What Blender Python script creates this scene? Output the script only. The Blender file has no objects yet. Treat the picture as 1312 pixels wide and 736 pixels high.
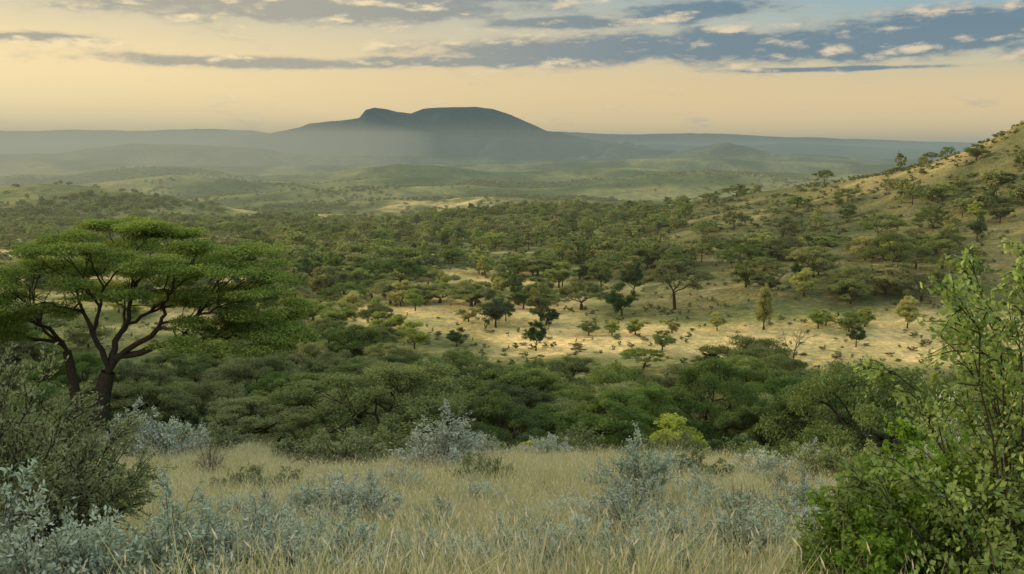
import bpy, math, time
import numpy as np
from mathutils import Vector
T0=time.time()
rng=np.random.default_rng(11)
scene=bpy.context.scene
R=math.radians

# ------------------------------------------------------------------ noise
def _h(xi,yi,s):
    h=(xi.astype(np.int64)*374761393+yi.astype(np.int64)*668265263+s*974634777)&0xffffffff
    h=((h^(h>>13))*1274126177)&0xffffffff
    h=h^(h>>16)
    return (h&0xffff)/65535.0
def vnoise(x,y,s=0):
    xi=np.floor(x);yi=np.floor(y);fx=x-xi;fy=y-yi
    fx=fx*fx*fx*(fx*(fx*6-15)+10);fy=fy*fy*fy*(fy*(fy*6-15)+10)
    a=_h(xi,yi,s);b=_h(xi+1,yi,s);c=_h(xi,yi+1,s);d=_h(xi+1,yi+1,s)
    return (a+(b-a)*fx)*(1-fy)+(c+(d-c)*fx)*fy
def fbm(x,y,L,oc=4,s=0):
    v=0;a=1;t=0;x=x/L;y=y/L
    for i in range(oc):
        v=v+a*(vnoise(x,y,s+i*17)*2-1);t+=a;a*=.5;x=x*2.03+5.3;y=y*2.03+1.7
    return v/t
def sstep(a,b,x):
    t=np.clip((x-a)/(b-a),0,1);return t*t*(3-2*t)

# ------------------------------------------------------------------ terrain
PITCH=7.95
def el_of(v): return math.degrees(math.atan((368-v)/1275))-PITCH
def az_of(u): return math.degrees(math.atan((u-656)/1262))
rk=np.array([2,6,12,20,30,40,55,75,110,150,180,210,240,280,330,420,520,700,1000,2000,4000,8000,20000,40000],float)
cen=[-1.7,-3.3,-5.3,-7.6,-10.3,-13,-18,-24,-29.5,-34,-36,-37,-37.5,-38,-39,-42,-46,-57,-76,-112,-150,-170,-170,-170]
def col(**k):
    c=list(cen)
    for a,b in k.items(): c[list(rk).index(float(a[1:]))]=b
    return c
cols=[(-400,col(_40=-12,_55=-14.5,_75=-20)),
(0,col(_40=-12,_55=-14.8,_75=-21)),
(200,col(_40=-12.4,_55=-15.4,_75=-22)),
(400,col(_55=-17.5)),
(656,col()),
(800,col(_330=-38,_420=-38,_520=-38,_700=-50)),
(900,col(_210=-36.5,_240=-36,_280=-35,_330=-34,_420=-29,_520=-25,_700=-48)),
(1000,col(_210=-35,_240=-31,_280=-32,_330=-31,_420=-22,_520=-19,_700=-48)),
(1100,col(_210=-34.5,_240=-30,_280=-31,_330=-27,_420=-13.5,_520=-13,_700=-45)),
(1200,col(_210=-35,_240=-31,_280=-31,_330=-23,_420=-4,_520=-6,_700=-42)),
(1312,col(_210=-36,_240=-34,_280=-31,_330=-19,_420=14,_520=6,_700=-32)),
(1600,col(_180=-32,_210=-30,_240=-26,_280=-13,_330=2,_420=36,_520=30,_700=0))]
ca=np.array([az_of(c[0]) for c in cols]);cz=np.array([c[1] for c in cols])
AZG=np.linspace(-45,45,240);LG=np.linspace(math.log(2),math.log(40000),500)
tmp=np.array([np.interp(LG,np.log(rk),z) for z in cz])
G=np.array([np.interp(AZG,ca,tmp[:,j]) for j in range(len(LG))]).T
def blur(G,ax,n):
    for _ in range(n):
        P=np.pad(G,[(1,1) if i==ax else (0,0) for i in (0,1)],mode='edge')
        G=(P[:-2]+2*P[1:-1]+P[2:])/4 if ax==0 else (P[:,:-2]+2*P[:,1:-1]+P[:,2:])/4
    return G
G=blur(blur(G,0,14),1,8)
# distant landforms: (distance, log-width, skyline profile)
def prof(pts): 
    a=[az_of(p[0]) for p in pts];t=[math.tan(R(el_of(p[1]))) for p in pts]
    return np.array([a[0]-3.5]+a+[a[-1]+3.5]),np.array([t[0]-.03]+t+[t[-1]-.03])
ridges=[
(690,.12,prof([(430,304),(500,288),(560,279),(640,273),(700,270),(780,266),(850,262),(920,252),(1000,245)])),
(880,.10,prof([(-300,292),(-60,296),(80,288),(160,286),(260,290),(330,284),(400,284),(460,292)])),
(1300,.13,prof([(-400,262),(-100,246),(0,237),(60,232),(110,233),(170,243),(260,258),(340,272)])),
(1500,.11,prof([(200,274),(300,266),(380,263),(470,258),(560,256),(640,252),(740,254),(860,262)])),
(1950,.10,prof([(180,262),(300,248),(400,243),(480,240),(600,238),(680,242),(780,236),(860,232),(940,236),(1040,244),(1300,250)])),
(2600,.09,prof([(-300,240),(60,238),(150,230),(230,222),(310,230),(400,236),(470,230),(540,226),(620,232),(700,236),(760,230),(830,224),(900,219),(960,222),(1040,230),(1300,238)])),
(3700,.08,prof([(-300,222),(0,222),(100,219),(200,211),(250,213),(340,224),(430,220),(510,210),(560,212),(640,222),(720,217),(820,215),(900,218),(1100,222),(1300,222)])),
(5200,.08,prof([(-300,205),(0,205),(60,201),(110,204),(180,209),(300,212),(700,210),(800,204),(880,202),(960,206),(1100,210),(1300,211)])),
(6200,.07,prof([(-300,196),(0,196),(80,196),(120,190),(180,184),(240,185),(300,188),(420,198),(800,206),(860,196),(895,188),(915,182.5),(928,181.5),(945,186),(975,194),(1100,203),(1300,205)])),
(9000,.15,prof([(180,202),(240,191),(285,183),(310,176),(350,172),(390,164),(402,159.5),(440,155.5),(465,152),(473,142),(484,139),(500,141),(512,144),(530,146),(545,140),(560,138),(580,137),(610,137),(632,140),(655,148),(672,156),(700,169),(740,176),(780,184),(830,190),(880,200)])),
(14000,.08,prof([(-400,180),(0,184),(60,183),(200,178),(280,183),(340,184),(460,196),(760,196),(830,184),(900,188),(1000,184),(1150,191),(1400,195)])),
(21000,.07,prof([(-400,168),(-100,170),(60,170),(110,168),(200,169),(260,166.5),(330,167),(380,176),(480,190),(640,180),(700,168),(740,170),(820,172),(900,171),(1000,176),(1150,181),(1230,183),(1400,186)])),
]
def height(x,y,fine=True):
    x=np.asarray(x,float);y=np.asarray(y,float)
    r=np.maximum(np.hypot(x,y),2.0);az=np.degrees(np.arctan2(x,y))
    a=(np.clip(az,-44.99,44.99)+45)/90*(len(AZG)-1);l=(np.log(np.minimum(r,39999))-LG[0])/(LG[-1]-LG[0])*(len(LG)-1)
    ai=a.astype(int);li=np.minimum(l.astype(int),len(LG)-2);ai=np.minimum(ai,len(AZG)-2);fa=a-ai;fl=l-li
    z=(G[ai,li]*(1-fl)+G[ai,li+1]*fl)*(1-fa)+(G[ai+1,li]*(1-fl)+G[ai+1,li+1]*fl)*fa
    # added hill beyond the left edge of the view, shaped to shade the foreground
    z=z+(58+22*(1-sstep(110,130,y)))*np.exp(-((x+175)/42)**4-((y-140)/84)**4)
    z=z+.12*fbm(x,y,3,3,1)*sstep(3,10,r)+1.3*fbm(x,y,38,4,2)*sstep(50,150,r)
    z=z+5.0*fbm(x,y,55,4,3)*sstep(300,380,r)*(1-sstep(560,800,r))*sstep(6,16,az)
    z=z+8*fbm(x,y,260,4,4)*sstep(650,1100,r)+10*fbm(x,y,900,5,5)*sstep(1500,2600,r)+18*fbm(x,y,1700,5,6)*sstep(3500,6000,r)
    for r0,w,(pa,pt) in ridges:
        t=np.interp(az,pa,pt)
        rr=r0*(1+.06*fbm(az*1.0,az*0+r0,9,3,int(r0)))
        q=(np.log(r)-np.log(rr))/w
        b=np.exp(-np.abs(q)**(1.7))
        n=fbm(x,y,r0*.05,5,int(r0)+3)
        tgt=rr*t+ r0*.0010*n
        zz=z+(tgt-z)*b+ n*r0*(.045 if r0==9000 else .012)*b*(1-b)*2
        z=np.where((b>.02),np.maximum(z,zz),z)
    return z
def hz(x,y): return float(height(np.array([x]),np.array([y]))[0])

# ------------------------------------------------------------------ materials
def newmat(name):
    m=bpy.data.materials.new(name);m.use_nodes=True;nt=m.node_tree;nt.nodes.clear()
    return m,nt,nt.nodes.new('ShaderNodeOutputMaterial')
def N(nt,t,**k):
    n=nt.nodes.new(t)
    for a,b in k.items(): setattr(n,a,b)
    return n
def mixc(nt,f,a,b,bt='MIX'):
    n=N(nt,'ShaderNodeMix',data_type='RGBA',blend_type=bt)
    for i,v in ((0,f),(6,a),(7,b)):
        if isinstance(v,(int,float)): n.inputs[i].default_value=v
        elif isinstance(v,tuple): n.inputs[i].default_value=(*v,1)
        else: nt.links.new(v,n.inputs[i])
    return n.outputs[2]
def mth(nt,op,a,b=None,c=None,clamp=False):
    n=N(nt,'ShaderNodeMath',operation=op);n.use_clamp=clamp
    for i,v in enumerate((a,b,c)):
        if v is None: continue
        if isinstance(v,(int,float)): n.inputs[i].default_value=v
        else: nt.links.new(v,n.inputs[i])
    return n.outputs[0]
def leafmat(name,dark,light,hue=.03,trans=.3,objvar=.5):
    m,nt,out=newmat(name)
    at=N(nt,'ShaderNodeAttribute',attribute_name='rnd');oi=N(nt,'ShaderNodeObjectInfo')
    f=mth(nt,'ADD',mth(nt,'MULTIPLY',at.outputs['Fac'],1-objvar),mth(nt,'MULTIPLY',oi.outputs['Random'],objvar))
    c=mixc(nt,f,dark,light)
    hs=N(nt,'ShaderNodeHueSaturation');nt.links.new(c,hs.inputs['Color'])
    r2=mth(nt,'FRACT',mth(nt,'MULTIPLY',oi.outputs['Random'],7.31))
    nt.links.new(mth(nt,'ADD',mth(nt,'MULTIPLY',r2,hue*2),.5-hue),hs.inputs['Hue'])
    nt.links.new(mth(nt,'ADD',mth(nt,'MULTIPLY',r2,.28),.74),hs.inputs['Saturation'])
    d=N(nt,'ShaderNodeBsdfDiffuse');t=N(nt,'ShaderNodeBsdfTranslucent');mx=N(nt,'ShaderNodeMixShader');mx.inputs[0].default_value=trans
    nt.links.new(hs.outputs[0],d.inputs[0])
    nt.links.new(mixc(nt,1.0,hs.outputs[0],(1.0,1.0,.6),'MULTIPLY'),t.inputs[0])
    nt.links.new(d.outputs[0],mx.inputs[1]);nt.links.new(t.outputs[0],mx.inputs[2]);nt.links.new(mx.outputs[0],out.inputs[0])
    return m
def barkmat(name,c1,c2):
    m,nt,out=newmat(name);g=N(nt,'ShaderNodeNewGeometry')
    n=N(nt,'ShaderNodeTexNoise');n.inputs['Scale'].default_value=9;n.inputs['Detail'].default_value=5
    nt.links.new(g.outputs['Position'],n.inputs['Vector'])
    d=N(nt,'ShaderNodeBsdfDiffuse');nt.links.new(mixc(nt,n.outputs[0],c1,c2),d.inputs[0])
    b=N(nt,'ShaderNodeBump');b.inputs['Strength'].default_value=.5;b.inputs['Distance'].default_value=.05
    nt.links.new(n.outputs[0],b.inputs['Height']);nt.links.new(b.outputs[0],d.inputs['Normal'])
    nt.links.new(d.outputs[0],out.inputs[0]);return m
M_bark=barkmat('acacia_bark',(.022,.017,.013),(.075,.06,.045))
M_twig=barkmat('pale_twig',(.10,.09,.07),(.2,.18,.14))
M_hero=leafmat('acacia_leaf_big',(.085,.135,.035),(.29,.33,.08),.01,.3,.1)
M_near=leafmat('acacia_leaf_deep',(.035,.075,.025),(.24,.28,.08),.02,.3,.55)
M_acacia=leafmat('acacia_leaf',(.055,.09,.028),(.28,.30,.09),.025,.3,.6)
M_round=leafmat('broad_tree_leaf',(.055,.10,.03),(.32,.34,.095),.03,.3,.7)
M_bright=leafmat('bright_leaf',(.22,.25,.045),(.46,.46,.11),.02,.35,.4)
M_dark=leafmat('dark_leaf',(.03,.06,.025),(.085,.13,.045),.01,.25,.5)
M_shrub=leafmat('shrub_leaf',(.06,.09,.035),(.26,.27,.13),.03,.3,.5)
M_silver=leafmat('silver_leaf',(.22,.26,.18),(.50,.55,.43),.015,.2,.3)
M_fine=leafmat('fine_shrub_leaf',(.09,.12,.045),(.30,.33,.12),.01,.3,.2)
M_broad=leafmat('broad_shrub_leaf',(.07,.16,.018),(.33,.45,.06),.01,.4,.1)
M_flower=leafmat('dry_twig_leaf',(.25,.2,.12),(.4,.34,.2),.01,.2,.2)
M_grass=leafmat('grass_blade',(.22,.25,.09),(.74,.62,.37),.02,.3,.35)
M_seed=leafmat('grass_seed',(.55,.41,.29),(.80,.64,.48),.01,.3,.3)

# ------------------------------------------------------------------ mesh helper
class Geo:
    def __init__(s): s.V=[];s.F=[];s.M=[];s.Rn=[];s.n=0;s.S=[]
    def add(s,V,F,mat,rnd,smooth=False):
        s.V.append(V);s.F.append(F+s.n);s.n+=len(V);s.M.append(np.full(len(F),mat,np.int32))
        s.Rn.append(np.broadcast_to(np.asarray(rnd,np.float32),(len(F),)).copy());s.S.append(np.full(len(F),smooth))
    def mesh(s,name,mats):
        V=np.concatenate(s.V).astype(np.float32);F=np.concatenate(s.F).astype(np.int32)
        me=bpy.data.meshes.new(name);me.vertices.add(len(V));me.vertices.foreach_set('co',V.ravel())
        me.loops.add(len(F)*4);me.loops.foreach_set('vertex_index',F.ravel())
        me.polygons.add(len(F));me.polygons.foreach_set('loop_start',np.arange(0,len(F)*4,4,dtype=np.int32))
        me.polygons.foreach_set('material_index',np.concatenate(s.M))
        me.polygons.foreach_set('use_smooth',np.concatenate(s.S))
        for m in mats: me.materials.append(m)
        me.update(calc_edges=True)
        a=me.attributes.new('rnd','FLOAT','FACE');a.data.foreach_set('value',np.concatenate(s.Rn).astype(np.float32))
        return me
def unit(v): return v/np.maximum(np.linalg.norm(v,axis=-1,keepdims=True),1e-9)
def tube(g,P,rad,k=5,mat=0):
    P=np.asarray(P,float);m=len(P);T=np.gradient(P,axis=0);T=unit(T)
    ref=np.array([0,0,1.]) if abs(T[:,2].mean())<.8 else np.array([1.,0,0])
    A=unit(np.cross(T,ref));B=np.cross(T,A);th=np.arange(k)*2*math.pi/k
    V=P[:,None]+np.asarray(rad)[:,None,None]*(A[:,None]*np.cos(th)[None,:,None]+B[:,None]*np.sin(th)[None,:,None])
    i=np.arange(m-1)[:,None]*k;j=np.arange(k)[None];j2=(j+1)%k
    F=np.stack([i+j,i+j2,i+k+j2,i+k+j],-1).reshape(-1,4)
    g.add(V.reshape(-1,3),F,mat,.5,True)
def leaves(g,C,size,aspect,upb,mat,rnd,axis=None,r=rng):
    n=len(C);a=r.normal(size=(n,3)) if axis is None else axis+r.normal(size=(n,3))*.35
    if axis is None: a[:,2]*=.6
    a=unit(a);nn=r.normal(size=(n,3));nn[:,2]=np.abs(nn[:,2])+upb;s=unit(np.cross(a,nn))
    L=(size*r.uniform(.6,1.3,n))[:,None]
    V=np.stack([C-a*L*.5,C+s*L*aspect*.5,C+a*L*.5,C-s*L*aspect*.5],1).reshape(-1,3)
    g.add(V,np.arange(n*4).reshape(n,4),mat,rnd)
def bez(p0,p1,p2,p3,n):
    t=np.linspace(0,1,n)[:,None];return (1-t)**3*p0+3*(1-t)**2*t*p1+3*(1-t)*t*t*p2+t**3*p3
def kmeans(P,k,r):
    c=P[r.choice(len(P),k,replace=False)]
    for _ in range(6):
        l=np.argmin(((P[:,None]-c[None])**2).sum(-1),1)
        for i in range(k):
            if (l==i).any(): c[i]=P[l==i].mean(0)
    return l
def limbs(g,base,d,tips,r,rt,k0=4,f0=.36,ex=.5,sides=5,minr=.012,wig=.1,levels=99):
    def rec(pos,d,T,lvl,rpar):
        n=len(T)
        if lvl>levels: return
        k=min(n,k0 if lvl==0 else int(r.integers(2,4)))
        lab=kmeans(T,k,r) if n>k else np.arange(n)
        for i in range(k):
            S=T[lab==i]
            if len(S)==0: continue
            c=S.mean(0);f=1.0 if len(S)==1 else f0+r.uniform(-.05,.08)
            j=pos+(c-pos)*f
            L=np.linalg.norm(j-pos)
            if len(S)>1: j=j+r.normal(size=3)*L*wig
            rr=min(rt*len(S)**ex,rpar*.92)
            end=unit(c-j) if len(S)>1 else unit(j-pos)
            p=bez(pos,pos+d*L*.38,j-end*L*.3,j,6 if L>1 else 4)
            p[1:-1]+=r.normal(size=p[1:-1].shape)*L*.025
            re=rr*.8 if len(S)>1 else rr*.4
            tube(g,p,np.maximum(np.linspace(rr,re,len(p)),minr),sides if rr>.05 else 3)
            if len(S)>1: rec(j,unit(p[-1]-p[-2]),S,lvl+1,rr)
    rec(np.array(base,float),unit(np.array(d,float)),tips,0,9)

def crown_leaves(g,tips,n,rad,size,aspect,upb,mat=1,r=rng):
    K=len(tips);idx=r.integers(0,K,n)
    d=unit(r.normal(size=(n,3)))*(r.uniform(0,1,n)**.45)[:,None]
    C=tips[idx]+d*np.array(rad)
    tr=r.uniform(0,1,K)
    leaves(g,C,size,aspect,upb,mat,np.clip(.55*tr[idx]+.45*r.uniform(0,1,n),0,1),r=r)

def acacia(name,seed,W=12,H=7,npads=22,tpp=8,nl=20000,ls=.22,fork=.2,mat=None,dome=.30,wood=True,lean=.0,thick=.03):
    r=np.random.default_rng(seed);g=Geo();Rr=W/2;pads=[]
    tries=0
    while len(pads)<npads and tries<3000:
        tries+=1
        a=r.uniform(0,2*math.pi);q=math.sqrt(r.uniform(0,1));lobe=1+.16*math.sin(3*a+seed)+.1*math.sin(5*a+seed*2)
        x=q*Rr*.84*math.cos(a)*lobe;y=q*Rr*.84*math.sin(a)*lobe
        if all((x-p[0])**2+(y-p[1])**2>(W*.115)**2 for p in pads):
            pads.append((x,y,H*(.93-dome*q*q)-r.uniform(0,.09)*H*(1 if r.uniform()<.55 else 3.0)))
    tips=[]
    for p in pads:
        pr=W*r.uniform(.085,.12)
        for _ in range(tpp):
            a=r.uniform(0,6.283);q=math.sqrt(r.uniform())
            tips.append((p[0]+pr*q*math.cos(a),p[1]+pr*q*math.sin(a),p[2]-.45*pr*q*q+r.uniform(-.15,.15)))
    tips=np.array(tips)
    fk=np.array([lean*H*fork,0,H*fork])
    if wood:
        nt=len(tips);rt=.018*W/12;tr=rt*nt**.5*1.15
        tube(g,bez(np.array([0,0,-.8]),np.array([0,0,.2]),fk*.7,fk,7),np.linspace(tr*1.35,tr,7),8)
        limbs(g,fk,(lean,0,1),tips-np.array([0,0,.12]),r,rt,k0=4,f0=.36,sides=5)
    else:
        tube(g,np.array([[0,0,-.8],fk,[0,0,H*.8]]),[W*.025,W*.02,W*.008],4)
    crown_leaves(g,tips,nl,(W*.06,W*.06,W*thick),ls,.5,.9,1,r)
    return g.mesh(name,[M_bark,mat or M_acacia])
def roundtree(name,seed,W=6,H=6,nl=14000,ls=.19,mat=None,low=.12,wood=True,nclump=26,sil=None):
    r=np.random.default_rng(seed);g=Geo();c=[]
    for i in range(nclump):
        d=unit(r.normal(size=3));q=r.uniform(.45,1.0)
        zz=H*(low+(1-low)*.5)+d[2]*q*H*(1-low)*.43
        w=1.0
        if sil: w=sil(zz/H)
        c.append((d[0]*q*W*.40*w,d[1]*q*W*.40*w,zz))
    c=np.array(c);tips=(c[:,None]+r.normal(size=(nclump,7,3))*np.array([W*.06,W*.06,H*.035])).reshape(-1,3)
    fk=np.array([0,0,H*low*1.2])
    if wood:
        rt=.012*H/6;tube(g,bez(np.array([0,0,-.6]),np.array([0,0,0]),fk*.7,fk,5),np.linspace(.2,.15,5)*H/6,7)
        limbs(g,fk,(0,0,1),tips,r,rt,k0=4,f0=.42,sides=4)
    else: tube(g,np.array([[0,0,-.6],[0,0,H*.7]]),[H*.03,H*.012],4)
    crown_leaves(g,tips,nl,(W*.08,W*.08,H*.055),ls,.6,.3,1,r)
    return g.mesh(name,[M_bark,mat or M_round])
def stemshrub(name,seed,H=1.3,W=1.6,stems=32,twigs=8,lpt=24,ls=.055,asp=.45,mat=None,wood=None,droop=.15,base_r=.15,stem_r=.012,tw=.25):
    r=np.random.default_rng(seed);g=Geo();CC=[];AX=[];RD=[]
    for s in range(stems):
        a=r.uniform(0,6.283);q=math.sqrt(r.uniform());h=H*(1-.45*q*q)*r.uniform(.6,1.12)
        b=np.array([math.cos(a)*q*base_r,math.sin(a)*q*base_r,-.1])
        e=np.array([math.cos(a)*q*W*.5,math.sin(a)*q*W*.5,h])
        p=bez(b,b+np.array([0,0,h*.5]),e-np.array([math.cos(a)*W*.1,math.sin(a)*W*.1,h*(.25-droop)]),e,9)
        p[1:]+=r.normal(size=(8,3))*h*.012
        tube(g,p,np.linspace(stem_r,stem_r*.25,9),4)
        sr=r.uniform()
        for t in range(twigs):
            f=r.uniform(.2,1.0);i=min(int(f*8),7);o=p[i]+(p[i+1]-p[i])*(f*8-i)
            d=unit(unit(p[i+1]-p[i])+r.normal(size=3)*.6);L=H*tw*r.uniform(.5,1.2)*(1.25-f*.6)
            q2=np.array([o,o+d*L*.5+np.array([0,0,.02]),o+d*L+np.array([0,0,L*.15-droop*L])])
            tube(g,q2,[stem_r*.4,stem_r*.3,stem_r*.15],3)
            tt=r.uniform(.1,1.05,lpt)[:,None];C=q2[0]+(q2[2]-q2[0])*tt+r.normal(size=(lpt,3))*ls*.45
            CC.append(C);AX.append(np.repeat(d[None],lpt,0)+r.normal(size=(lpt,3))*.7);RD.append(np.clip(sr*.5+r.uniform(0,.5,lpt),0,1))
    leaves(g,np.concatenate(CC),ls,asp,.6,1,np.concatenate(RD),np.concatenate(AX),r)
    return g.mesh(name,[wood or M_twig,mat])
def grassclump(name,seed,n=46,rad=.36,H=.62,w=.012):
    r=np.random.default_rng(seed);g=Geo()
    a=r.uniform(0,6.283,n);q=np.sqrt(r.uniform(0,1,n))*rad
    B=np.stack([q*np.cos(a),q*np.sin(a),np.full(n,-.05)],1)
    h=H*r.uniform(.45,1.1,n);ln=r.normal(size=(n,2))*.22+np.array([.05,0])
    th=r.uniform(0,3.14,n);sd=np.stack([np.cos(th),np.sin(th),0*th],1)
    P0=B;P1=B+np.stack([ln[:,0]*h*.35,ln[:,1]*h*.35,h*.55],1);P2=B+np.stack([ln[:,0]*h*1.2,ln[:,1]*h*1.2,h],1)
    W0=sd*w*.5;V=np.stack([P0-W0,P0+W0,P1+W0*.8,P1-W0*.8,P2+W0*.2,P2-W0*.2],1).reshape(-1,3)
    i=np.arange(n)[:,None]*6;F=np.concatenate([i+np.array([[0,1,2,3]]),i+np.array([[3,2,4,5]])]);rd=np.tile(r.uniform(0,1,n),2)
    g.add(V,F,0,rd)
    m=r.uniform(size=n)<.35;leaves(g,P2[m],.075,.17,.2,1,r.uniform(size=m.sum()),np.repeat([[.1,0,1.]],m.sum(),0),r)
    return g.mesh(name,[M_grass,M_seed])

def put(name,me,x,y,s=1.0,rot=None,sz=None,dz=0):
    o=bpy.data.objects.new(name,me);scene.collection.objects.link(o)
    o.location=(x,y,hz(x,y)+dz);o.rotation_euler=(0,0,rng.uniform(0,6.283) if rot is None else rot)
    o.scale=(s,s,sz if sz else s);return o
def scatter(name,X,Y,S,protos,SZ=None,sink=0.0):
    n=len(X);Z=height(X,Y)-sink;me=bpy.data.meshes.new(name);me.vertices.add(n)
    me.vertices.foreach_set('co',np.stack([X,Y,Z],1).astype(np.float32).ravel())
    SZ=S if SZ is None else SZ
    a=me.attributes.new('scl','FLOAT_VECTOR','POINT');a.data.foreach_set('vector',np.stack([S,S,SZ],1).astype(np.float32).ravel())
    a=me.attributes.new('rotz','FLOAT_VECTOR','POINT');a.data.foreach_set('vector',np.stack([0*X,0*X,rng.uniform(0,6.283,n)],1).astype(np.float32).ravel())
    a=me.attributes.new('pick','INT','POINT');a.data.foreach_set('value',rng.integers(0,len(protos),n).astype(np.int32))
    o=bpy.data.objects.new(name,me);scene.collection.objects.link(o)
    c=bpy.data.collections.new(name+'_prototypes')
    for p in protos:
        ob=bpy.data.objects.new(p.name,p);c.objects.link(ob)
    ng=bpy.data.node_groups.new(name+'_instancing','GeometryNodeTree')
    ng.interface.new_socket('Geometry',in_out='INPUT',socket_type='NodeSocketGeometry')
    ng.interface.new_socket('Geometry',in_out='OUTPUT',socket_type='NodeSocketGeometry')
    gi=ng.nodes.new('NodeGroupInput');go=ng.nodes.new('NodeGroupOutput')
    ci=ng.nodes.new('GeometryNodeCollectionInfo');ci.inputs[0].default_value=c;ci.inputs[1].default_value=True;ci.inputs[2].default_value=True
    ip=ng.nodes.new('GeometryNodeInstanceOnPoints');ip.inputs['Pick Instance'].default_value=True
    def na(t,nm):
        q=ng.nodes.new('GeometryNodeInputNamedAttribute');q.data_type=t;q.inputs[0].default_value=nm
        return [s for s in q.outputs if s.enabled and s.name=='Attribute'][0]
    L=ng.links.new
    L(gi.outputs[0],ip.inputs['Points']);L(ci.outputs[0],ip.inputs['Instance'])
    L(na('INT','pick'),ip.inputs['Instance Index']);L(na('FLOAT_VECTOR','rotz'),ip.inputs['Rotation']);L(na('FLOAT_VECTOR','scl'),ip.inputs['Scale'])
    L(ip.outputs[0],go.inputs[0])
    md=o.modifiers.new('instances','NODES');md.node_group=ng
    return o

# ------------------------------------------------------------------ ground sheet
azs=np.concatenate([np.arange(-180,-46,3.0),np.linspace(-46,-31,70)[:-1],np.linspace(-31,31,930),np.linspace(31,46,70)[1:],np.arange(49,180.1,3.0)])
azs[0]=-180;azs[-1]=180
rs=np.exp(np.linspace(math.log(1.0),math.log(34000),680))
AZ,RR=np.meshgrid(np.radians(azs),rs);GX=RR*np.sin(AZ);GY=RR*np.cos(AZ);GZ=height(GX,GY)
nr,na_=GX.shape
gg=Geo();V=np.stack([GX,GY,GZ],-1).reshape(-1,3)
ii=(np.arange(nr-1)[:,None]*na_+np.arange(na_-1)[None])
F=np.stack([ii,ii+1,ii+na_+1,ii+na_],-1).reshape(-1,4)[:,::-1]
m,nt,out=newmat('savanna_ground')
at=N(nt,'ShaderNodeAttribute',attribute_name='ground_tint')
g_=N(nt,'ShaderNodeNewGeometry')
n1=N(nt,'ShaderNodeTexNoise');n1.inputs['Scale'].default_value=.9;n1.inputs['Detail'].default_value=6;n1.inputs['Roughness'].default_value=.65
n2=N(nt,'ShaderNodeTexNoise');n2.inputs['Scale'].default_value=.06;n2.inputs['Detail'].default_value=6;n2.inputs['Roughness'].default_value=.7
n3=N(nt,'ShaderNodeTexNoise');n3.inputs['Scale'].default_value=.008;n3.inputs['Detail'].default_value=7;n3.inputs['Roughness'].default_value=.72
for n in (n1,n2,n3): nt.links.new(g_.outputs['Position'],n.inputs['Vector'])
def rg(v,a,b,c,d):
    q=N(nt,'ShaderNodeMapRange');nt.links.new(v,q.inputs[0])
    for i,w in enumerate((a,b,c,d)): q.inputs[i+1].default_value=w
    return q.outputs[0]
c=mixc(nt,1.0,at.outputs['Color'],mixc(nt,rg(n1.outputs[0],.3,.7,0,1),(.6,.62,.6),(1.3,1.28,1.25)),'MULTIPLY')
c=mixc(nt,1.0,c,mixc(nt,rg(n2.outputs[0],.35,.65,0,1),(.55,.68,.6),(1.3,1.22,1.15)),'MULTIPLY')
c=mixc(nt,1.0,c,mixc(nt,rg(n3.outputs[0],.4,.6,0,1),(.7,.78,.78),(1.25,1.2,1.12)),'MULTIPLY')
d=N(nt,'ShaderNodeBsdfDiffuse');nt.links.new(c,d.inputs[0])
b=N(nt,'ShaderNodeBump');b.inputs['Strength'].default_value=.6;b.inputs['Distance'].default_value=.3;nt.links.new(n1.outputs[0],b.inputs['Height'])
b2=N(nt,'ShaderNodeBump');b2.inputs['Strength'].default_value=.8;b2.inputs['Distance'].default_value=9;nt.links.new(n3.outputs[0],b2.inputs['Height']);nt.links.new(b.outputs[0],b2.inputs['Normal'])
nt.links.new(b2.outputs[0],d.inputs['Normal']);nt.links.new(d.outputs[0],out.inputs[0])
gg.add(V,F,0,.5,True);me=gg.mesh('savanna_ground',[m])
xx=V[:,0];yy=V[:,1];r_=np.hypot(xx,yy);az_=np.degrees(np.arctan2(xx,yy));uu=656+1262*xx/np.maximum(yy,1e-3)
def field(u,y,u0,u1,y0,y1,e=.12):
    return sstep(u0-50,u0+50,u)*(1-sstep(u1-50,u1+50,u))*sstep(y0*(1-e),y0*(1+e),y)*(1-sstep(y1*(1-e),y1*(1+e),y))
def patches(x,y):
    # winding open glades between the trees
    n=np.abs(fbm(x*.55,y,70,3,71));return (1-sstep(.03,.13,n))*sstep(165,195,y)*(1-sstep(560,760,y))
def dryness(x,y):
    u=656+1262*x/np.maximum(y,1e-3)+60*fbm(x,y,40,3,31);yw=y*(1+.12*fbm(x,y,60,3,32))
    d=.10*field(u,yw,250,1500,135,168,.06)+1.0*field(u,yw,660,1500,170,200,.05)+.85*field(u,yw,440,740,203,236,.05)+.5*field(u,yw,540,740,265,315,.06)+.06*field(u,yw,760,1500,215,330)
    d=d+.9*field(u,yw,290,450,1130,1300,.03)+.9*field(u,yw,480,640,1330,1520,.03)+.8*field(u,yw,-60,70,390,450,.05)
    d=d+.32*field(u,yw,1050,1500,390,520,.04)+.25*field(u,yw,380,560,255,300,.05)
    d=np.maximum(d,patches(x,y)*np.where(u>800,.18,.6))
    return np.clip(d,0,1)
dr=np.clip(dryness(xx,yy)*(1+.7*fbm(xx,yy,22,4,33)),0,1)[:,None]
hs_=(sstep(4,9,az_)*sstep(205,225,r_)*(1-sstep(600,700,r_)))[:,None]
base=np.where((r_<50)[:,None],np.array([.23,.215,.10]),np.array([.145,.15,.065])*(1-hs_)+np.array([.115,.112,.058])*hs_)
gold=np.array([.58,.42,.22]);colr=base*(1-dr)+gold*dr
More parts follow.
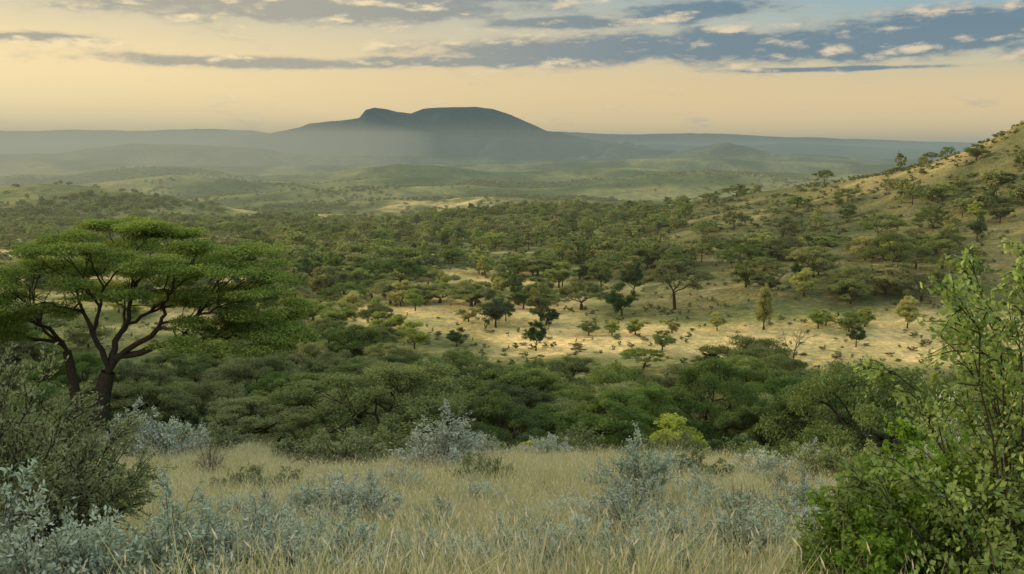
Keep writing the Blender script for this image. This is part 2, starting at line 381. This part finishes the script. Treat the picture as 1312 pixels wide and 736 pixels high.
wf=sstep(450,900,r_)[:,None]*(1-dr*.9)*(1-hs_);wn=sstep(-.35,.35,fbm(xx,yy,220,5,35))[:,None]
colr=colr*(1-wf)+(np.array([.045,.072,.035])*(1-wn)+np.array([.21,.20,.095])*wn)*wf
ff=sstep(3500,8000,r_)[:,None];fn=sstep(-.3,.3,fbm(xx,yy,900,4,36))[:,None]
colr=colr*(1-ff)+(np.array([.015,.04,.07])*(1-fn)+np.array([.045,.078,.10])*fn)*ff  # far ground and mesa: blue of the distance haze put into the colour
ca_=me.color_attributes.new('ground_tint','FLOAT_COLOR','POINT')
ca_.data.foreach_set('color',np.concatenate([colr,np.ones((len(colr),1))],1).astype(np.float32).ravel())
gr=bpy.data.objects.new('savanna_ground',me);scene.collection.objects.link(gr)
print('ground',time.time()-T0)

# ------------------------------------------------------------------ prototypes
def acset(tag,mat,**k):
    return [acacia('umbrella_acacia_a'+tag,1,mat=mat,**k),acacia('umbrella_acacia_b'+tag,2,W=12,H=6.4,npads=24,dome=.42,mat=mat,**k),acacia('umbrella_acacia_c'+tag,3,W=11,H=7.4,npads=20,fork=.28,dome=.28,lean=.3,mat=mat,**k),acacia('umbrella_acacia_d'+tag,4,W=13,H=6.2,npads=26,dome=.5,fork=.15,mat=mat,**k)]
AC=acset('',M_acacia)
AN=acset('_deep',M_near,nl=36000,ls=.17)
RT=[roundtree('broad_tree_a',5),roundtree('broad_tree_b',6,W=7,H=5.4,nclump=30),roundtree('broad_tree_c',7,W=5.4,H=6.4,nclump=20)]
RB=[roundtree('bright_tree_a',8,W=6,H=5.2,mat=M_bright),roundtree('bright_tree_b',9,W=5,H=5.6,mat=M_bright,nclump=20)]
RD=[roundtree('dark_tree_a',10,W=6,H=6,mat=M_dark),roundtree('dark_tree_b',12,W=5,H=6.4,mat=M_dark,nclump=20)]
TL=roundtree('tall_tree',13,W=4,H=7.5,mat=M_bright,nclump=24,low=.06,sil=lambda t:1.15-.8*t)
SH=[roundtree('shrub_a',14,W=3,H=2.0,nl=4500,ls=.13,mat=M_shrub,low=.05,nclump=14),roundtree('shrub_b',15,W=2.6,H=1.6,nl=4000,ls=.13,mat=M_shrub,low=.05,nclump=11)]
FA=[acacia('far_acacia_a',21,nl=1700,ls=.62,wood=False,tpp=6,H=6,dome=.4),acacia('far_acacia_b',22,H=5.5,nl=1700,ls=.62,wood=False,tpp=6,dome=.55)]
FR=[roundtree('far_tree_a',23,W=7,H=6,nl=1300,ls=.55,wood=False,low=.05),roundtree('far_tree_b',24,W=6,H=6.0,nl=1200,ls=.55,wood=False,nclump=18,low=.05)]
FS=[roundtree('far_shrub_a',25,W=3,H=1.9,nl=350,ls=.4,wood=False,mat=M_shrub,low=.03,nclump=9),roundtree('far_shrub_b',26,W=2.5,H=2.0,nl=350,ls=.4,wood=False,mat=M_round,low=.03,nclump=8)]
SV=[stemshrub('silver_bush_a',31,mat=M_silver),stemshrub('silver_bush_b',32,H=1.5,W=1.3,stems=26,mat=M_silver),stemshrub('silver_bush_c',33,H=1.1,W=1.9,stems=40,mat=M_silver)]
GS=[stemshrub('green_bush_a',34,H=1.1,W=1.7,stems=40,ls=.065,mat=M_fine,wood=M_bark),stemshrub('green_bush_b',35,H=1.0,W=1.3,stems=30,ls=.065,mat=M_fine,wood=M_bark)]
DT=stemshrub('dry_twig_bush',36,H=1.3,W=1.1,stems=34,twigs=9,lpt=3,ls=.03,mat=M_flower)
GC=[grassclump('grass_clump_a',41),grassclump('grass_clump_b',42,H=.78,n=40),grassclump('grass_clump_c',43,H=.45,n=54)]
print('protos',time.time()-T0)

def bx(u,y): return (u-656)/1262*y
# big acacia on the left, crown laid out pad by pad
def big_acacia():
    r=np.random.default_rng(5);g=Geo();k=.0462
    pads=[(150,294),(105,302),(200,305),(62,322),(248,318),(290,326),(128,318),(175,326),(222,339),(85,341),(30,342),(150,348),(200,362),(262,352),(5,358),(48,368),
     (100,372),(240,380),(288,380),(318,396),(336,414),(285,404),(240,406),(350,426),(0,388),(30,398),(70,396),(-25,376),(-20,406),(10,424),(180,388),(300,424),(330,434),(265,426),(312,345),(225,320),(120,345),(170,305),(325,365),(60,345),(130,300),(180,298),(270,335),(215,385)]
    tips=[]
    for (u,v) in pads:
        x=(u-120)*k;z=(530-v)*k-.65
        lim=max(0.3,1-((u-150)/230)**2)
        for rep in range(2):
            y=r.uniform(-5.2,5.2)*lim;zz=z-.035*y*y-r.uniform(0,.4)*rep;xx=x+r.normal()*.4
            for _ in range(7):
                a=r.uniform(0,6.283);q=math.sqrt(r.uniform())*1.1
                tips.append((xx+q*math.cos(a)*1.2,y+q*math.sin(a),zz-.25*q*q+r.uniform(-.12,.12)))
    tips=np.array(tips)
    left=tips[:,0]<-2.6+r.normal(size=len(tips))*.8
    f1=np.array([.55,0,1.7]);tube(g,bez(np.array([-.1,0,-2]),np.array([-.1,0,0]),f1*.6,f1,8),np.linspace(.54,.38,8),10)
    limbs(g,f1,(.25,0,1),tips[~left]-np.array([0,0,.12]),r,.0175,k0=4,f0=.36,sides=7,ex=.5,wig=.09)
    b2=np.array([-1.7,1.2,-1.8]);f2=np.array([-2.3,1.4,2.6]);tube(g,bez(b2,b2+np.array([-.1,0,1.2]),f2-np.array([-.2,0,1]),f2,8),np.linspace(.36,.24,8),9)
    limbs(g,f2,(-.2,0,1),tips[left]-np.array([0,0,.12]),r,.0165,k0=3,f0=.36,sides=7,wig=.09)
    crown_leaves(g,tips,180000,(.88,.88,.27),.15,.5,.9,1,r)
    return g.mesh('umbrella_acacia_big',[M_bark,M_hero])
o=put('acacia_tree',big_acacia(),bx(120,54),54,rot=0);o.location.z=-14.0
print('big',time.time()-T0)

# individually placed trees (bearing, distance, kind, width m, height m)
pl=[('A0',495,70,15.5,8.2),('A3',1125,68,15.5,9.6),('A1',915,78,11,8.6),('A1',795,92,13.5,7.2),('A2',722,110,10,6.6),('A0',655,88,9,5.6),('A3',260,84,11,6.4),('A0',1000,72,8,6),
('A1',1235,86,10,8.2),('A0',1010,94,10,6.6),('A2',380,96,9,6.5),('A1',30,80,10,6),('B0',872,60,5.0,3.8),('A2',775,68,9,6),('A1',640,66,8,5.4),('A2',165,100,10,7),
('A2',865,222,16,12.5),('A0',775,330,15,9),('R0',770,268,8,8),('R1',640,262,7,8.2),('D0',635,205,8,8.5),('D1',687,176,4.2,5.6),('A2',483,158,9.5,6.8),
('B0',530,176,7,5.5),('R0',430,198,9,6.5),('D0',585,182,5,3.8),('A1',745,226,14,7.5),('D0',797,216,8,8),('D1',812,250,7,9),('A2',935,292,13,8.6),('B0',1015,330,6,4.6),
('R0',955,246,5,4.8),('A0',1050,500,11,8.5),('A2',1183,438,7.5,5.2),('A1',940,508,16,7),('A0',905,480,10,6),('T0',980,192,4.8,9.0),('B0',1165,188,6.2,6.6),
('D0',965,162,4,3),('D1',912,150,3.6,3.2),('A1',1140,236,17,11.5),('A0',1205,250,14,8.5),('A2',1125,290,14,10),('R1',1090,186,6.5,4.4),('R0',1050,190,5,4.2),('A3',1190,300,13,8),('R0',1275,290,8,6),
('B1',815,193,5.5,3.8),('B0',785,193,4.5,3.2),('R0',755,194,5,3.2),('B1',862,193,4.6,3.2),('B0',920,193,5,4),('A2',825,152,8,4),('A1',1045,250,9,6),('B1',1137,262,8,8),('B0',1060,192,5,3.5),('B1',1110,190,5,4),
('A0',500,236,12,6.5),('A1',560,262,12,6),('B1',600,210,6,3.6),('R1',690,225,7,3.5),('A0',420,176,9,6.2),('A2',360,190,10,7),('R0',1225,180,5,3.4),('D0',1028,228,6,6.4),('D1',1100,176,3.6,4),
('A0',1000,330,12,7),('R1',1080,350,9,5.5),('A1',900,350,11,7),('R0',1240,360,9,6),('A2',850,300,11,8),('B0',450,218,9,6),('B1',400,212,8,5.5),('R0',850,172,5,4),('D0',700,205,6,4.5),('R1',660,300,10,7),
('A1',575,104,12,7.5),('A3',880,104,12,6.5),('A0',330,108,12,8),('A1',1120,104,12,7),('A0',90,118,12,8)]
def pset(A): return {'A0':(A[0],12,7,'acacia_tree'),'A1':(A[1],12,6.4,'acacia_tree'),'A2':(A[2],11,7.4,'acacia_tree'),'A3':(A[3],13,6.2,'acacia_tree')}
protos={'R0':(RT[0],6,6,'broadleaf_tree'),'R1':(RT[1],7,5.4,'broadleaf_tree'),'B0':(RB[0],6,5.2,'bright_green_tree'),'B1':(RB[1],5,5.6,'bright_green_tree'),
'D0':(RD[0],6,6,'dark_green_tree'),'D1':(RD[1],5,6.4,'dark_green_tree'),'T0':(TL,4,7.5,'tall_conical_tree')}
for k,u,y,w,h in pl:
    P=dict(protos);P.update(pset(AN if y<130 else AC))
    me_,W,H,nm=P[k];put(nm,me_,bx(u,y),y,w/W,sz=h/H)
bt=acacia('bare_acacia',51,W=11,H=8.6,npads=12,nl=2600,ls=.16,fork=.12,mat=M_flower)
put('leafless_tree',bt,bx(1020,166),166,.8)

# ------------------------------------------------------------------ masses of vegetation
def sample(n,y0,y1,half=.62):
    y=np.sqrt(rng.uniform(y0*y0,y1*y1,n));x=rng.uniform(-half,half,n)*y;return x,y
def keep(x,y,p): 
    k=rng.uniform(size=len(x))<p;return x[k],y[k]
def U(x,y): return 656+1262*x/y
used=np.array([(bx(u,y),y,w) for k,u,y,w,h in pl]+[(bx(120,54),54,7)])
def clear(x,y,f=.42):
    ok=np.ones(len(x),bool)
    for a,b,w in used: ok&=((x-a)**2+(y-b)**2)>(w*f)**2
    return x[ok],y[ok]
x,y=sample(190,72,135);x,y=keep(x,y,sstep(-.35,.15,fbm(x,y,25,3,50)+.1)*(1-.8*sstep(106,120,y)*sstep(480,600,U(x,y))));x,y=clear(x,y,.5)
scatter('acacia_woodland',x,y,rng.uniform(.6,1.15,len(x)),AN,rng.uniform(.6,1.15,len(x)))
x,y=sample(130,56,140);x,y=keep(x,y,1-.8*sstep(106,120,y)*sstep(480,600,U(x,y)));x,y=clear(x,y,.45)
scatter('broadleaf_woodland',x,y,rng.uniform(.35,.9,len(x)),RT+RD[:1]+RB[:1],rng.uniform(.3,.75,len(x)))
x,y=sample(2000,47,200);x,y=keep(x,y,.62-.28*sstep(118,135,y));x,y=clear(x,y,.35)
scatter('shrubland',x,y,rng.uniform(.3,1.0,len(x))*np.where(y>125,.8,1),SH,rng.uniform(.25,.8,len(x))*np.where(y>125,.8,1))
def wooded(x,y):
    u=U(x,y);d=.42+1.6*fbm(x,y,38,3,52)
    d=np.where((y<166)&(u>480),.07,d)
    d=d*(1-.97*field(u,y,620,1600,150,208,.05))
    d=d*(1-.75*field(u,y,440,760,185,240,.06))
    d=d*(1-.35*field(u,y,440,760,250,330,.06))
    d=d*(1-.6*field(u,y,780,1600,215,330,.05))
    d=d*(1-.82*field(u,y,850,1700,330,560,.06))
    d=d*(1-.9*patches(x,y))
    return np.clip(d,0,1)
x,y=sample(1050,132,300);x,y=keep(x,y,wooded(x,y));x,y=clear(x,y,.5)
h_=int(len(x)*.35)
scatter('acacia_stand',x[:h_],y[:h_],rng.uniform(.6,1.3,h_),AC,rng.uniform(.65,1.25,h_))
scatter('mixed_tree_stand',x[h_:],y[h_:],rng.uniform(.7,1.8,len(x)-h_),RT+RT+RB+RD[:1],rng.uniform(.6,1.45,len(x)-h_))
def wfar(x,y):
    d=.5+1.7*fbm(x,y,90,3,53);d=d*(1-np.clip(dryness(x,y)*1.2,0,.97));return np.clip(np.where(y<600,np.minimum(d,1)*wooded(x,y)*1.7,d),0,1)
x,y=sample(11000,290,1150);x,y=keep(x,y,wfar(x,y));h_=int(len(x)*.35)
scatter('distant_acacia_woodland',x[:h_],y[:h_],rng.uniform(.5,1.5,h_),FA,rng.uniform(.6,1.5,h_))
scatter('distant_mixed_woodland',x[h_:],y[h_:],rng.uniform(.5,2.0,len(x)-h_),FR,rng.uniform(.5,1.6,len(x)-h_))
x,y=sample(34000,1100,3400);x,y=keep(x,y,np.clip(.25+1.8*fbm(x,y,260,4,54),0,1)*(1-.95*np.clip(dryness(x,y)*1.5,0,1)))
scatter('far_woodland',x,y,rng.uniform(.9,2.0,len(x)),FR,rng.uniform(.6,1.1,len(x)))
x,y=sample(19000,140,620);x,y=keep(x,y,np.clip(.42+.9*fbm(x,y,18,3,55),0,1)*(1-.6*field(U(x,y),y,560,1600,165,208,.05)))
scatter('scattered_scrub',x,y,rng.uniform(.2,.85,len(x))*np.where(y>300,2.0,.9),FS,rng.uniform(.25,.8,len(x))*np.where(y>300,1.1,.85))

# grass and foreground bushes
x,y=sample(24000,6.5,50,.64)
x,y=keep(x,y,np.clip(.85+.8*fbm(x,y,5,3,60),0,1))
scatter('tall_grass',x,y,rng.uniform(.8,1.35,len(x)),GC,rng.uniform(.55,1.25,len(x))*(1+.3*fbm(x,y,6,2,61)))
x,y=sample(8000,135,260,.6);x,y=keep(x,y,dryness(x,y))
scatter('valley_grass',x,y,rng.uniform(1.0,2.0,len(x)),GC,rng.uniform(.6,1.0,len(x)))
S=lambda nm,me_,u,y,s,sz=None: put(nm,me_,bx(u,y),y,s,sz=sz)
for u,y,i,s,sz in [(20,8.6,0,1.1,1.05),(110,8.9,2,1.0,1.1),(200,9.0,0,1.05,1.05),(290,9.2,2,.95,.95),(-60,9.5,1,1.3,1.3),(345,9.3,0,.8,.75),(570,31,0,1.9,1.7),(545,32,2,1.3,1.3),(822,20,1,1.15,1.25),(805,13.2,1,.8,.9),(430,17,2,1.2,1.0),(375,17.5,2,.9,.9),(470,16.5,0,.9,.85),(750,17,2,1.0,.65),(900,21,0,1.0,.8),(165,38,0,2.2,1.9),(205,39,2,1.8,1.7),(1240,30,1,2.0,2.2),(1265,28,0,1.6,1.8),(1210,33,0,1.7,1.6),(985,33,2,1.5,1.0),(1050,35,0,1.5,1.1),(520,10.6,2,.65,.65),(640,10.3,0,.65,.65),(880,12,2,.8,.75),(700,38,2,1.4,1.1),
 (440,10.2,0,.75,.75),(590,9.9,2,.7,.65),(730,11,2,.8,.7),(960,11.5,0,.9,.8),(1010,14,2,1,.9),(940,18,2,1.0,.8),(680,15,2,.7,.6),(850,30,2,1.3,.9),(620,36,0,1.4,1.0),(300,19,2,.9,.7),(690,9.8,0,.6,.6),(830,10.2,2,.75,.7),(385,11,2,.8,.75),(250,12.5,0,.9,.85),(1040,18,0,1,.95),(770,24,0,.9,.8),(500,24,2,1,.8),(800,9.4,1,.55,.6),(900,9.6,0,.65,.6),(475,9.2,2,.65,.6),(850,15.5,0,.8,.7),(560,14,0,.7,.65),(620,20,2,.9,.6),(330,14,0,.8,.8)]:
    S('silver_bush',SV[i],u,y,s,sz)
for u,y,i,s,sz in [(330,27,0,1.5,.75),(285,28,1,1.2,.7),(615,26,0,1.05,1.05),(555,10.8,1,.5,.55),(480,10.2,1,.55,.65),(700,22,1,.8,.55),(900,30,0,1.4,.9),(1010,27,1,1.2,.8),(430,36,0,2.0,1.5),(470,40,0,2.2,1.6),(380,41,1,2.2,1.6),(740,43,0,2.2,1.6),(620,42,1,2.2,1.4),(1100,33,0,2.0,1.5),(1150,26,1,1.7,1.5),(250,43,0,2.2,1.6),(860,41,0,2.2,1.5),(960,42,1,2.4,1.6),(1050,43,0,2.2,1.6),(540,43,1,2.2,1.5)]:
    S('green_bush',GS[i],u,y,s,sz)
S('dry_twig_bush',DT,960,14.2,.75,1.0);S('dry_twig_bush',DT,260,33,1.2,1.2);S('dry_twig_bush',DT,700,12.4,.5,.55);S('dry_twig_bush',DT,1010,22,.7,.8)
fb=stemshrub('tall_fine_bush',61,H=2.9,W=3.2,stems=80,twigs=17,lpt=32,ls=.055,asp=.5,mat=M_fine,wood=M_bark,base_r=.4,stem_r=.02,tw=.2)
S('tall_shrub',fb,45,14,1.0,1.0);S('tall_shrub',fb,-50,12.5,1.0,1.15);S('tall_shrub',fb,60,22,.9,.7)
br=stemshrub('broad_leaf_bush',62,H=3.3,W=3.0,stems=34,twigs=22,lpt=30,ls=.055,asp=.65,mat=M_broad,wood=M_bark,base_r=.3,stem_r=.016,tw=.15,droop=.25)
br2=stemshrub('broad_leaf_bush_low',63,H=1.7,W=2.0,stems=42,twigs=20,lpt=28,ls=.052,asp=.65,mat=M_broad,wood=M_bark,base_r=.25,stem_r=.013,tw=.22,droop=.25)
for a_,u_,y_,s_,z_ in ((br,1360,7.4,1.0,1.08),(br2,1200,8.0,1.0,1.0),(br2,1110,8.4,.6,.8),(br2,1290,8.6,1.1,1.35)):
    S('leafy_green_shrub',a_,u_,y_,s_,z_)
print('veg',time.time()-T0)

# ------------------------------------------------------------------ valley haze (absorbing volumes, own glow in place of scattered light)
def haze(name,x0,x1,y0,y1,z0,z1,sig,C):
    V=np.array([(x,y,z) for z in (z0,z1) for y in (y0,y1) for x in (x0,x1)],float)
    F=np.array([(0,2,3,1),(4,5,7,6),(0,1,5,4),(2,6,7,3),(0,4,6,2),(1,3,7,5)])
    g=Geo();g.add(V,F,0,.5);m,nt,out=newmat(name+'_air')
    ab=N(nt,'ShaderNodeVolumeAbsorption');ab.inputs[0].default_value=(0,0,0,1);ab.inputs[1].default_value=sig
    em=N(nt,'ShaderNodeEmission');em.inputs[0].default_value=(*C,1);em.inputs[1].default_value=sig
    ad=N(nt,'ShaderNodeAddShader');nt.links.new(ab.outputs[0],ad.inputs[0]);nt.links.new(em.outputs[0],ad.inputs[1]);nt.links.new(ad.outputs[0],out.inputs['Volume'])
    o=bpy.data.objects.new(name,g.mesh(name,[m]));scene.collection.objects.link(o)
haze('near_haze',-2500,2500,120,1700,-380,28,1/5200,(.38,.37,.23))
haze('haze_layer',-30000,30000,900,32000,-400,80,1/19000,(.21,.28,.27))
haze('high_haze_layer',-30500,30500,1000,32500,-410,330,1/38000,(.20,.29,.31))
haze('valley_mist',-9000,-560,900,7600,-390,110,1/8000,(.50,.47,.33))

# ------------------------------------------------------------------ sun and sky
SAZ,SEL=-62,12
S_=Vector((math.sin(R(SAZ))*math.cos(R(SEL)),math.cos(R(SAZ))*math.cos(R(SEL)),math.sin(R(SEL))))
sl=bpy.data.lights.new('sun','SUN');sl.energy=5.0;sl.angle=R(.8);sl.color=(1,.77,.46)
so=bpy.data.objects.new('sun',sl);scene.collection.objects.link(so);so.rotation_euler=S_.to_track_quat('Z','Y').to_euler()
w=bpy.data.worlds.new('World');scene.world=w;w.use_nodes=True;nt=w.node_tree;nt.nodes.clear()
out=N(nt,'ShaderNodeOutputWorld');sky=N(nt,'ShaderNodeTexSky',sky_type='NISHITA');sky.sun_disc=False
sky.sun_elevation=R(SEL);sky.sun_rotation=R(SAZ%360);sky.dust_density=2.0
bg1=N(nt,'ShaderNodeBackground');bg1.inputs[1].default_value=.15;nt.links.new(sky.outputs[0],bg1.inputs[0])
tc=N(nt,'ShaderNodeTexCoord');sx=N(nt,'ShaderNodeSeparateXYZ');nt.links.new(tc.outputs['Generated'],sx.inputs[0])
azn=mth(nt,'MULTIPLY',mth(nt,'ARCTAN2',sx.outputs[0],sx.outputs[1]),57.2958)
eln=mth(nt,'MULTIPLY',mth(nt,'ARCSINE',sx.outputs[2]),57.2958)
def mr(v,a,b,c=0,d=1,st='SMOOTHSTEP'):
    q=N(nt,'ShaderNodeMapRange',interpolation_type=st)
    nt.links.new(v,q.inputs[0])
    for i,w_ in enumerate((a,b,c,d)): q.inputs[i+1].default_value=w_
    return q.outputs[0]
cr=N(nt,'ShaderNodeValToRGB');nt.links.new(mr(eln,0,24,0,1,'LINEAR'),cr.inputs[0])
el=cr.color_ramp.elements
stops=[(0,(.98,.69,.34)),(.06,(.90,.66,.34)),(.15,(.80,.61,.34)),(.24,(.64,.57,.40)),(.33,(.40,.48,.46)),(.45,(.48,.56,.54)),(1,(1.75,1.66,1.36))]
el[0].position=0;el[0].color=(*stops[0][1],1);el[1].position=1;el[1].color=(*stops[-1][1],1)
for p,c_ in stops[1:-1]:
    e=el.new(p);e.color=(*c_,1)
def ell(A,E,a0,e0,ra,re):
    a=mth(nt,'DIVIDE',mth(nt,'SUBTRACT',A,a0),ra);b_=mth(nt,'DIVIDE',mth(nt,'SUBTRACT',E,e0),re)
    return mth(nt,'EXPONENT',mth(nt,'MULTIPLY',mth(nt,'ADD',mth(nt,'MULTIPLY',a,a),mth(nt,'MULTIPLY',b_,b_)),-1))
glow=ell(azn,eln,-36,2.5,28,5.5)
skyc=mixc(nt,glow,cr.outputs[0],(1.12,.87,.46))
skyc=mixc(nt,mth(nt,'MULTIPLY',mr(azn,0,30),mr(eln,2,7)),skyc,mixc(nt,1.0,skyc,(.66,.90,1.14),'MULTIPLY'))
blobs=[(14,5.5,18,.95),(24,5.9,10,1.2),(4,5.3,10,.8),(-11,7.7,14,1.1),(-25,5.6,3.2,.35),(-14,4.6,9,.35),(18,4.2,6,.15),(-3,8.6,10,.8),(10,7.4,5,.6),(-2,4.8,8,.35),(2,6.9,5,.4)]
s=None
for bb in blobs:
    g=ell(azn,eln,*bb);s=g if s is None else mth(nt,'MAXIMUM',s,g)
def cn(daz,de):
    cx=N(nt,'ShaderNodeCombineXYZ');nt.links.new(mth(nt,'MULTIPLY',mth(nt,'ADD',azn,daz),.34),cx.inputs[0]);nt.links.new(mth(nt,'MULTIPLY',mth(nt,'ADD',eln,de),1.1),cx.inputs[1]);cx.inputs[2].default_value=3.7
    no=N(nt,'ShaderNodeTexNoise');no.inputs['Scale'].default_value=1.0;no.inputs['Detail'].default_value=6;no.inputs['Roughness'].default_value=.6
    nt.links.new(cx.outputs[0],no.inputs['Vector']);return mth(nt,'MULTIPLY',mth(nt,'SUBTRACT',no.outputs[0],.5),2.7)
c0=cn(0,0);c1=cn(-.6,.45);d0=mth(nt,'ADD',mth(nt,'MULTIPLY',s,1.55),c0)
alpha=mr(d0,.1,1.05);lit=mth(nt,'ADD',mr(mth(nt,'SUBTRACT',c0,c1),.03,.7),mth(nt,'MULTIPLY',mr(d0,.95,.35),.4),clamp=True)
body=mixc(nt,mr(azn,-16,14),(.42,.40,.33),(.15,.235,.30))
cc=mixc(nt,lit,body,mixc(nt,mr(azn,-20,25),(.98,.80,.48),(.78,.64,.46)))
fin=mixc(nt,mth(nt,'MULTIPLY',mth(nt,'MULTIPLY',alpha,mr(eln,14,10)),.93),skyc,cc)
bg2=N(nt,'ShaderNodeBackground');nt.links.new(fin,bg2.inputs[0]);bg2.inputs[1].default_value=1.0
mx=N(nt,'ShaderNodeMixShader');nt.links.new(mr(eln,40,90),mx.inputs[0]);nt.links.new(bg2.outputs[0],mx.inputs[1]);nt.links.new(bg1.outputs[0],mx.inputs[2]);nt.links.new(mx.outputs[0],out.inputs[0])

# ------------------------------------------------------------------ camera
cd=bpy.data.cameras.new('camera');cd.lens=35;cd.sensor_width=36;cd.clip_end=80000;cd.clip_start=.1
co=bpy.data.objects.new('camera',cd);scene.collection.objects.link(co);co.location=(0,0,0);co.rotation_euler=(R(90-PITCH),0,0)
scene.camera=co
scene.view_settings.view_transform='Standard';scene.view_settings.look='None';scene.view_settings.exposure=0
print('done',time.time()-T0)
